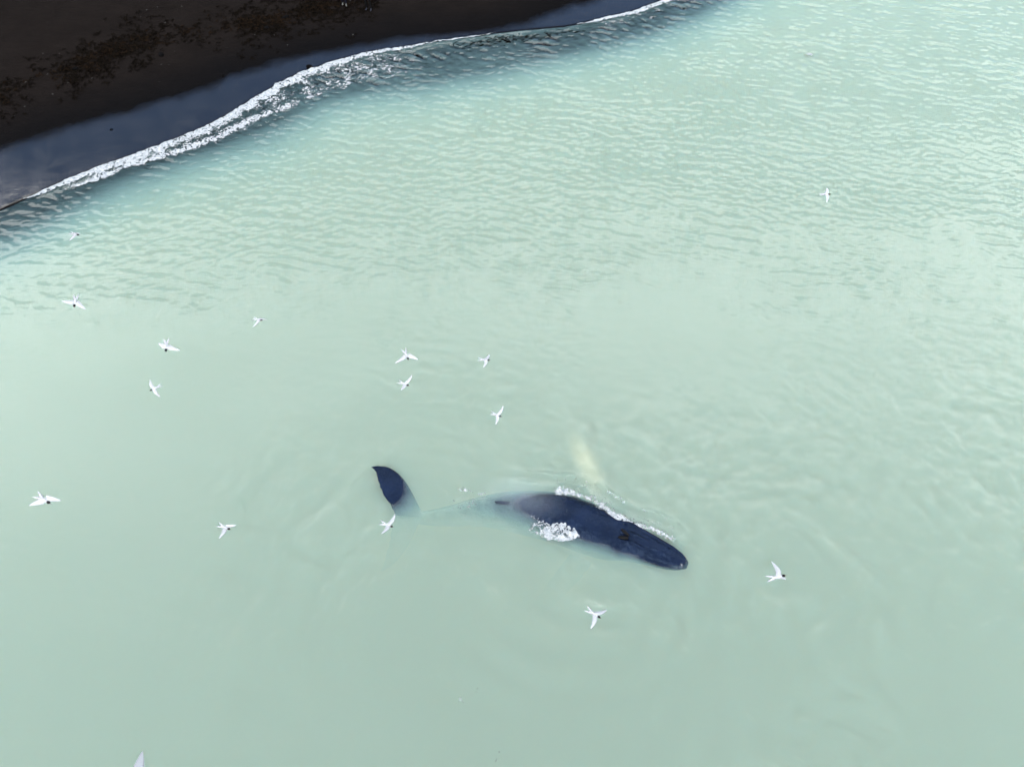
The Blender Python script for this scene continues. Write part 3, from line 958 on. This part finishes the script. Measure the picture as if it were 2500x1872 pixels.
def tern(center, head, tails, tips, label, dist=None, LW=0.41):
    cpx = np.array(center, float)
    mx = max(np.hypot(*(np.array(t) - cpx)) for t in tips)
    Dwater = np.linalg.norm(G(*center) - np.array([0, 0, H]))
    D = dist or LW * 0.96 * FPX / mx
    D = min(D, Dwater - 1.2)
    C = np.array([0, 0, H]) + ray(*center) * D
    def flat(p):
        return G(p[0], p[1], C[2])
    tm = np.mean([flat(t) for t in tails], axis=0)
    f = flat(head) - tm; f[2] = 0; f /= np.linalg.norm(f)
    up = np.array([0, 0, 1.0]); rt = np.cross(f, up)
    verts, faces = [], []
    # body
    prof = [(0.150, 0.004), (0.140, 0.014), (0.120, 0.023), (0.095, 0.024), (0.070, 0.027), (0.035, 0.036), (-0.01, 0.037), (-0.06, 0.028), (-0.10, 0.016), (-0.13, 0.007)]
    th = np.linspace(0, 2 * math.pi, 14, endpoint=False)
    tube_mesh(verts, faces, [[C + f * x + rt * (r * math.cos(a) * 1.05) + up * (r * math.sin(a) + 0.006 * (x > 0.08)) for a in th] for x, r in prof])
    # wings
    for tp in tips:
        sgn = 1.0
        g = flat(tp) - C
        sgn = 1.0 if g @ rt > 0 else -1.0
        S = C + f * 0.03 + rt * sgn * 0.028 + up * 0.012
        d = ray(*tp); o = np.array([0, 0, H]) - S
        b = o @ d; c = o @ o - LW * LW; disc = b * b - c
        if disc > 0:
            cand = [S + o + d * (-b + k * math.sqrt(disc)) for k in (1, -1)]
            Tp = min(cand, key=lambda p: abs(p[2] - S[2]))
        else:
            p = S + o + d * (-b); Tp = S + (p - S) / np.linalg.norm(p - S) * LW
        w = Tp - S
        rings = []
        ns = 14
        for i in range(ns + 1):
            u = i / ns
            arch = math.sin(math.pi * u ** 0.75)
            base = S + w * u + f * 0.045 * arch * (1 - abs(w @ f) / LW * 0.7) + up * 0.018 * arch
            ch = (0.122 - 0.04 * u) * (1 - u ** 2.4) ** 0.8 + 0.005
            bk = -f + w / np.linalg.norm(w) * (w @ f) / np.linalg.norm(w)
            bk = bk / max(np.linalg.norm(bk), 1e-6)
            nrm = np.cross(w, bk); nrm = nrm / np.linalg.norm(nrm)
            if nrm[2] < 0: nrm = -nrm
            tk = 0.010 * (1 - 0.8 * u)
            ring = []
            for x, z in ((0, 0), (0.15, 1), (0.45, 0.9), (1.0, 0.06), (1.0, -0.06), (0.45, -0.2), (0.15, -0.4)):
                ring.append(base + bk * (ch * (x - 0.35)) + nrm * (tk * z))
            rings.append(ring)
        tube_mesh(verts, faces, rings)
    # forked tail
    for sg in (1, -1):
        dirv = -f * math.cos(0.30) + rt * sg * math.sin(0.30)
        per = np.cross(dirv, up)
        rings = []
        for i in range(8):
            u = i / 7
            cen = C - f * 0.075 + dirv * 0.20 * u + rt * sg * 0.008
            hw = 0.036 * (1 - u) ** 0.8 + 0.002; tk = 0.004 * (1 - u) + 0.001
            rings.append([cen + per * hw, cen + up * tk, cen - per * hw, cen - up * tk])
        tube_mesh(verts, faces, rings)
    me = bpy.data.meshes.new('tern'); 
    me.from_pydata([tuple(np.array(v) - C) for v in verts], [], faces)
    bm = bmesh.new(); bm.from_mesh(me); bmesh.ops.recalc_face_normals(bm, faces=bm.faces); bm.to_mesh(me); bm.free()
    for p in me.polygons: p.use_smooth = True
    me.materials.append(M_TERN)
    o = obj('tern', me, label=label, cat='bird', group='terns flying over the water'); o.location = C
    # black cap
    bm = bmesh.new(); bmesh.ops.create_uvsphere(bm, u_segments=12, v_segments=8, radius=1)
    for v in bm.verts:
        x, y, z = v.co
        p = f * (0.116 + 0.042 * x) + rt * (0.030 * y) + up * (0.017 + 0.022 * z)
        v.co = p
    m2 = bpy.data.meshes.new('cap'); bm.to_mesh(m2); bm.free(); m2.materials.append(M_CAP)
    for p in m2.polygons: p.use_smooth = True
    obj('cap', m2, parent=o)
    verts, faces = [], []
    tube_mesh(verts, faces, [[f * x + up * (0.003 - 0.01 * (x - 0.14)) + rt * (r * math.cos(a)) + up * (r * math.sin(a)) for a in th[::2]] for x, r in ((0.143, 0.007), (0.165, 0.005), (0.190, 0.001))])
    m3 = bpy.data.meshes.new('bill'); m3.from_pydata([tuple(v) for v in verts], [], faces); m3.materials.append(M_BILL)
    obj('bill', m3, parent=o)
    return o


TERNS = [
    ((184, 572.4), (191, 573), [(178, 568), (176, 570)], [(168.5, 589), (198.5, 570.6)], 'white tern over the blue shallows, nearest the left end of the surf', 30),
    ((183.4, 738), (182.3, 744), [(177.3, 731), (190.2, 735.5)], [(150, 735), (209, 756)], 'white tern flying towards the camera below the blue shallows at far left', None),
    ((631.3, 780.7), (638, 783), [(622, 777), (624, 781)], [(616.5, 799), (653.5, 781)], 'lone white tern in the middle of the pale water, one wing down', None),
    ((405.8, 846.3), (404.7, 853.5), [(397, 836), (413, 838.8)], [(386, 838), (440, 856)], 'white tern with wings level, above the tern with raised wings on the left', None),
    ((377.6, 948.3), (370, 952), [(387, 937.4), (395.7, 944)], [(365.8, 927), (391.4, 969.5)], 'white tern heading left, its wings held up and down', None),
    ((992.6, 868), (997, 875.5), [(983, 860), (996, 856.5)], [(964, 887), (1021, 878.5)], 'upper tern of the stacked pair above the whale tail', None),
    ((1184.5, 878.7), (1191.7, 879.5), [(1170, 871), (1172, 884)], [(1194, 865), (1180, 898)], 'white tern right of the stacked pair, wings held steeply', 24),
    ((987.8, 937.7), (995.5, 943), [(980.6, 929), (973.6, 941.7)], [(1006, 915), (978, 953)], 'lower tern of the stacked pair above the whale tail', None),
    ((1213.6, 1013.6), (1221, 1017), [(1204, 1002), (1197.4, 1017)], [(1229, 990), (1210, 1037)], 'white tern nearest above the whale back, banking right', None),
    ((108.8, 1220), (114.2, 1226.5), [(89, 1217.5), (105, 1214)], [(70, 1234), (149.5, 1222)], 'white tern gliding low at the left edge, level with the whale', None),
    ((550.2, 1287.5), (556.5, 1290), [(545.2, 1280), (535.5, 1287)], [(534, 1315), (577, 1282)], 'white tern alone left of the whale tail, one wing down', None),
    ((947, 1281.8), (956.6, 1284), [(940.8, 1267), (930.6, 1286)], [(965, 1254), (930.6, 1303)], 'white tern just below the whale tail fluke', None),
    ((1899.2, 1407.7), (1910, 1410), [(1873.4, 1409.5), (1886.6, 1421)], [(1883, 1370), (1918, 1414.6)], 'white tern right of the whale head with one wing raised', None),
    ((1451.9, 1499), (1461.3, 1506), [(1441.3, 1486.7), (1434.2, 1494.3)], [(1481.5, 1488.5), (1441.8, 1535)], 'largest white tern, below the whale head', None),
    ((2016, 474.8), (2021.5, 474.8), [(2003.8, 472.5), (2003.8, 477)], [(2018.3, 458), (2018, 495.4)], 'lone white tern over the rippled water at upper right', 29),
    ((318, 1908), (330, 1916), [(300, 1906), (306, 1916)], [(348, 1833), (292, 1975)], 'tern cut off by the bottom edge, only a wing showing', None),
]
for c_, h_, t_, w_, lab_, d_ in TERNS:
    tern(c_, h_, t_, w_, lab_, d_)


# ---------------------------------------------------------------- beach litter
def on_ground(px, py):
    z = 0.2
    for _ in range(6):
        p = G(px, py, z)
        z = float(terrain_z(np.array([p[0]]), np.array([p[1]]), shore(np.array([p[0]]), np.array([p[1]]))[0])[0])
    return G(px, py, z)


M_STONE = principled('basalt_stone', (0.0022, 0.0021, 0.0023), 0.9, 0.02, bump=(14, 0.02), var=(8, 0.3))
M_WEED = principled('brown_seaweed', (0.0066, 0.0042, 0.0026), 0.95, 0.01, var=(3.0, 0.6))
M_WEED2 = principled('dark_seaweed', (0.0034, 0.0026, 0.0019), 0.95, 0.01, var=(3.0, 0.5))
M_SHELL = principled('shell_fragment', (0.10, 0.10, 0.095), 0.7, 0.2, var=(9, 0.4))
rng = np.random.default_rng(11)


def stone(px, py, size, label, seed):
    p = on_ground(px, py)
    bm = bmesh.new(); bmesh.ops.create_icosphere(bm, subdivisions=3, radius=1.0)
    r = np.random.default_rng(seed); k = r.normal(size=(6, 3)); ph = r.uniform(0, 6, 6)
    for v in bm.verts:
        q = np.array(v.co); f = 1 + 0.10 * sum(math.sin(1.6 * q @ k[i] + ph[i]) for i in range(6)) * 0.7
        q = q * f * np.array([1.0, 0.72, 0.5]) * size / 2
        q[2] = max(q[2], -0.12 * size)
        v.co = q
    me = bpy.data.meshes.new('beach_stone'); bm.to_mesh(me); bm.free(); me.materials.append(M_STONE)
    for f in me.polygons: f.use_smooth = True
    o = obj('beach_stone', me, label=label, cat='stone', group='dark stones lying on the beach')
    o.location = (p[0], p[1], p[2] + 0.08 * size); o.rotation_euler = (0, 0, r.uniform(0, 6))


stone(755, 165, 0.42, 'flat dark stone on the wet sand beside the widest foam', 1)
stone(543, 186, 0.26, 'small dark stone on the edge between dry and wet sand', 2)
stone(394, 135, 0.34, 'dark stone alone on the bare dry sand below the seaweed line', 3)
stone(185, 169, 0.34, 'dark stone among the seaweed near the left edge', 4)
stone(651, 69, 0.38, 'dark stone just below the seaweed line, nearer the walkers', 5)
stone(698, 44, 0.40, 'dark stone on the seaweed line closest to the walkers', 6)
stone(272, 317, 0.16, 'tiny dark stone on the wet sand at the left', 7)

STRAND = ground_poly([(-60, 250), (0, 225), (81, 192), (190, 152), (300, 112), (430, 79), (560, 58), (680, 36), (770, 10), (850, -12), (930, -30)], None, None, 0.6)
STR = resample(STRAND, 0.15)


def weed_positions(n, up, sig, clump):
    """points scattered about the strand line; up = mean offset to landward"""
    out = []
    while len(out) < n:
        i = rng.integers(0, len(STR)); p = STR[i]
        t = i / len(STR)
        if fbm(np.array([p[0] * 0.45]), np.array([p[1] * 0.45 + up]), 77, 2)[0] < rng.uniform(0.15, 0.66):
            continue
        off = up + rng.normal(0, sig)
        q = np.array([p[0] - off * 0.25, p[1] + off])
        for _ in range(clump):
            out.append(q + rng.normal(0, 0.22, 2) * np.array([1.5, 1.0]))
    return np.array(out[:n])


def weed(name, pts, mat, label, smin, smax):
    V, F = [], []
    d = shore(pts[:, 0], pts[:, 1])[0]; z = terrain_z(pts[:, 0], pts[:, 1], d)
    for (x, y), zz in zip(pts, z):
        for _ in range(4):
            a = rng.uniform(0, 6.28); ln = rng.uniform(smin, smax); w = rng.uniform(0.018, 0.05)
            b = rng.normal(0, 1.6)
            px, py = x + rng.normal(0, 0.06), y + rng.normal(0, 0.06)
            i0 = len(V)
            for k in range(4):
                u = k / 3
                h = 0.015 + 0.07 * math.sin(math.pi * u) * rng.uniform(0.2, 1.2)
                nx, ny = -math.sin(a), math.cos(a)
                ww = w * (1 - 0.7 * abs(2 * u - 1))
                V.append((px + nx * ww, py + ny * ww, zz + h)); V.append((px - nx * ww, py - ny * ww, zz + h * 0.6))
                px += math.cos(a) * ln / 3; py += math.sin(a) * ln / 3; a += b / 3
            for k in range(3):
                F.append((i0 + 2 * k, i0 + 2 * k + 1, i0 + 2 * k + 3, i0 + 2 * k + 2))
    me = mesh_np(name, np.array(V), np.array(F), mat, smoothsh=False)
    obj(name, me, kind='stuff', label=label)


weed('seaweed', weed_positions(460, 0.55, 0.38, 4), M_WEED, 'brown seaweed washed up in a strand line on the black sand', 0.10, 0.30)
weed('seaweed', weed_positions(1300, 0.5, 1.2, 3), M_WEED2, 'dark seaweed scraps scattered over the black sand', 0.10, 0.28)


def shells(n):
    V, F = [], []
    for k in range(n):
        i = rng.integers(0, len(STR)); off = rng.normal(0.6, 2.0)
        x, y = STR[i][0] + rng.normal(0, .5), STR[i][1] + off
        d = shore(np.array([x]), np.array([y]))[0]; z = float(terrain_z(np.array([x]), np.array([y]), d)[0])
        r = rng.uniform(0.010, 0.028); i0 = len(V); a = rng.uniform(0, 6)
        for j in range(5):
            V.append((x + r * math.cos(a + j * 1.257) * 1.4, y + r * math.sin(a + j * 1.257), z + 0.002))
        V.append((x, y, z + r * 0.8))
        for j in range(5):
            F.append((i0 + j, i0 + (j + 1) % 5, i0 + 5))
    me = mesh_np('shell_fragments', np.array(V), np.array(F), M_SHELL, smoothsh=False)
    obj('shell_fragments', me, kind='stuff', label='tiny pale shell fragments sprinkled along the seaweed line')


shells(45)
# weed afloat in the dark shallows
P_ = []
for _ in range(150):
    q_ = rng.normal(0, 1)
    P_.append(on_ground(1250 + 75 * q_, 97 - 9 * q_ + rng.normal(0, 5))[:2])
P_ = np.array(P_)


def float_weed(pts):
    V, F = [], []
    Zw = water_surface(pts[:, 0], pts[:, 1])[0]
    for (x, y), z in zip(pts, Zw):
        a = rng.normal(0.25, 0.5); ln = rng.uniform(0.1, 0.35); w = rng.uniform(0.012, 0.03); i0 = len(V)
        for u in (-1, 0, 1):
            cx, cy = x + math.cos(a) * ln * u / 2, y + math.sin(a) * ln * u / 2
            V.append((cx - math.sin(a) * w, cy + math.cos(a) * w, z + 0.012)); V.append((cx + math.sin(a) * w, cy - math.cos(a) * w, z + 0.006))
        F += [(i0, i0 + 1, i0 + 3, i0 + 2), (i0 + 2, i0 + 3, i0 + 5, i0 + 4)]
    me = mesh_np('floating_seaweed', np.array(V), np.array(F), M_WEED2, smoothsh=False)
    obj('floating_seaweed', me, kind='stuff', label='dark reddish seaweed afloat in the shallows at the bend of the shore')


float_weed(P_)


# ---------------------------------------------------------------- people (only their feet reach into the picture)
def skin_mesh(name, joints, edges, mat, parent=None, sub=2, loc=None):
    me = bpy.data.meshes.new(name)
    keys = list(joints); ix = {k: i for i, k in enumerate(keys)}
    me.from_pydata([joints[k][0] for k in keys], [(ix[a], ix[b]) for a, b in edges], [])
    o = bpy.data.objects.new(name, me); COL.objects.link(o)
    if parent is not None: o.parent = parent
    me.materials.append(mat)
    md = o.modifiers.new('skin', 'SKIN'); md.use_smooth_shade = True
    lay = me.skin_vertices[0] if me.skin_vertices else None
    if lay is None:
        bm = bmesh.new(); bm.from_mesh(me); bm.verts.layers.skin.verify(); bm.to_mesh(me); bm.free(); lay = me.skin_vertices[0]
    for i, k in enumerate(keys):
        r = joints[k][1]; lay.data[i].radius = r if isinstance(r, tuple) else (r, r)
        lay.data[i].use_root = (i == 0)
    sb = o.modifiers.new('sub', 'SUBSURF'); sb.levels = sub; sb.render_levels = sub
    return o


def person(feet, facing, label, trousers, shoes, jacket, hair):
    fl, fr = (np.array(on_ground(*f)) for f in feet)
    base = (fl + fr) / 2
    c, s_ = math.cos(facing), math.sin(facing)       # facing 0 = towards the sea (-y)
    inv = lambda p: (c * (p[0] - base[0]) + s_ * (p[1] - base[1]), -s_ * (p[0] - base[0]) + c * (p[1] - base[1]))
    fa, fb = sorted([inv(fl), inv(fr)])
    zl = [fl[2] - base[2], fr[2] - base[2]]
    skin = M_SKIN
    ax, ay = fb; bx, by = fa
    J = {'pelvis': ((0, 0.0, 0.95), (0.15, 0.10)), 'waist': ((0, 0.01, 1.10), (0.135, 0.09)), 'chest': ((0, 0.01, 1.32), (0.16, 0.105)),
         'neck0': ((0, 0.0, 1.46), 0.06), 'neck': ((0, -0.01, 1.53), 0.052), 'jaw': ((0, -0.035, 1.59), 0.062), 'head': ((0, -0.025, 1.66), (0.076, 0.092)), 'crown': ((0, -0.01, 1.72), (0.062, 0.075))}
    E = [('pelvis', 'waist'), ('waist', 'chest'), ('chest', 'neck0'), ('neck0', 'neck'), ('neck', 'jaw'), ('jaw', 'head'), ('head', 'crown')]
    for n, sx, fx, fy in (('L', 1, ax, ay), ('R', -1, bx, by)):
        J.update({'hip' + n: ((sx * 0.09, 0, 0.88), 0.085), 'knee' + n: ((sx * 0.05 + fx * 0.5, fy * 0.5 - 0.02, 0.49), 0.058), 'calf' + n: ((fx * 0.8 + sx * .02, fy * 0.8 + 0.015, 0.33), 0.052),
                  'ankle' + n: ((fx, fy, 0.09), 0.038), 'sh' + n: ((sx * 0.18, 0.01, 1.42), 0.06), 'elb' + n: ((sx * 0.25, 0.05, 1.14), 0.042),
                  'wr' + n: ((sx * 0.24, -0.06, 0.90), 0.030), 'palm' + n: ((sx * 0.235, -0.085, 0.82), (0.022, 0.036))})
        E += [('pelvis', 'hip' + n), ('hip' + n, 'knee' + n), ('knee' + n, 'calf' + n), ('calf' + n, 'ankle' + n), ('chest', 'sh' + n), ('sh' + n, 'elb' + n), ('elb' + n, 'wr' + n), ('wr' + n, 'palm' + n)]
        for q in range(4):
            yy = -0.115 + 0.021 * q; l = (0.075, 0.085, 0.08, 0.062)[q]
            J['f%d%s' % (q, n)] = ((sx * 0.232, yy + 0.0, 0.775), 0.0095); J['g%d%s' % (q, n)] = ((sx * 0.215, yy - 0.004, 0.775 - l * 0.6), 0.0085); J['h%d%s' % (q, n)] = ((sx * 0.195, yy - 0.004, 0.775 - l), 0.007)
            E += [('palm' + n, 'f%d%s' % (q, n)), ('f%d%s' % (q, n), 'g%d%s' % (q, n)), ('g%d%s' % (q, n), 'h%d%s' % (q, n))]
        J['th' + n] = ((sx * 0.215, -0.125, 0.835), 0.011); J['ti' + n] = ((sx * 0.205, -0.145, 0.80), 0.009)
        E += [('palm' + n, 'th' + n), ('th' + n, 'ti' + n)]
    body = skin_mesh('person', J, E, skin)
    body.location = base; body.rotation_euler = (0, 0, facing)
    body['label'] = label; body['category'] = 'person'
    sub = lambda keys, add: {k: (J[k][0], tuple(r + add for r in (J[k][1] if isinstance(J[k][1], tuple) else (J[k][1],) * 2))) for k in keys}
    T = sub(['pelvis', 'hipL', 'kneeL', 'calfL', 'ankleL', 'hipR', 'kneeR', 'calfR', 'ankleR', 'waist'], 0.02)
    for n in 'LR':
        T['ankle' + n] = (T['ankle' + n][0], (0.062, 0.07)); T['calf' + n] = (T['calf' + n][0], (0.078, 0.08))
    skin_mesh('trousers', T, [e for e in E if e[0] in T and e[1] in T], trousers, body)
    K = sub(['chest', 'waist', 'neck0', 'shL', 'elbL', 'wrL', 'shR', 'elbR', 'wrR', 'pelvis'], 0.028)
    skin_mesh('jacket', K, [e for e in E if e[0] in K and e[1] in K], jacket, body)
    for (fx, fy), sx in (((ax, ay), 1), ((bx, by), -1)):
        S = {'heel': ((fx, fy + 0.05, 0.045), (0.042, 0.042)), 'mid': ((fx + sx * .005, fy - 0.05, 0.048), (0.045, 0.043)), 'ball': ((fx + sx * .015, fy - 0.13, 0.036), (0.05, 0.034)), 'toe': ((fx + sx * .016, fy - 0.185, 0.032), (0.038, 0.026)), 'collar': ((fx, fy + 0.02, 0.11), (0.045, 0.05))}
        skin_mesh('shoe', S, [('heel', 'mid'), ('mid', 'ball'), ('ball', 'toe'), ('heel', 'collar')], shoes, body)
    Hh = {'back': ((0, 0.035, 1.68), (0.085, 0.07)), 'top': ((0, 0.0, 1.745), (0.078, 0.08)), 'nape': ((0, 0.05, 1.60), (0.07, 0.045))}
    skin_mesh('hair', Hh, [('back', 'top'), ('back', 'nape')], hair, body)
    for nm, pos, sc, mt in (('nose', (0, -0.115, 1.645), (0.013, 0.018, 0.022), skin), ('eye', (0.032, -0.098, 1.668), (0.013, 0.010, 0.009), M_CAP), ('eye', (-0.032, -0.098, 1.668), (0.013, 0.010, 0.009), M_CAP),
                            ('mouth', (0, -0.088, 1.605), (0.024, 0.010, 0.006), M_BILL), ('ear', (0.082, -0.02, 1.655), (0.010, 0.018, 0.030), skin), ('ear', (-0.082, -0.02, 1.655), (0.010, 0.018, 0.030), skin)):
        bm = bmesh.new(); bmesh.ops.create_uvsphere(bm, u_segments=10, v_segments=6, radius=1)
        for v in bm.verts: v.co = [v.co[i] * sc[i] + pos[i] for i in range(3)]
        me = bpy.data.meshes.new(nm); bm.to_mesh(me); bm.free(); me.materials.append(mt)
        for p in me.polygons: p.use_smooth = True
        obj(nm, me, parent=body)


M_SKIN = principled('skin', (0.12, 0.075, 0.055), 0.55, 0.3, var=(12, 0.1))
M_JEAN = principled('navy_denim', (0.0022, 0.0026, 0.0065), 0.85, 0.1, var=(20, 0.3))
M_BLACK = principled('black_cloth', (0.0012, 0.0012, 0.0015), 0.85, 0.1, var=(20, 0.3))
M_WSHOE = principled('white_shoe', (0.085, 0.088, 0.082), 0.6, 0.2, var=(20, 0.2))
M_GSHOE = principled('slate_shoe', (0.012, 0.013, 0.020), 0.6, 0.2, var=(20, 0.3))
M_HAIR = principled('hair', (0.012, 0.008, 0.005), 0.6, 0.2, var=(40, 0.3))
person([(837.5, 10.5), (845.5, 13.5)], 0.1, 'person in navy trousers and white shoes standing on the dry black sand', M_JEAN, M_WSHOE, M_BLACK, M_HAIR)
person([(895.5, 23), (906, 25)], -0.1, 'person in black trousers and dark shoes, standing nearer the water', M_BLACK, M_GSHOE, M_JEAN, M_HAIR)
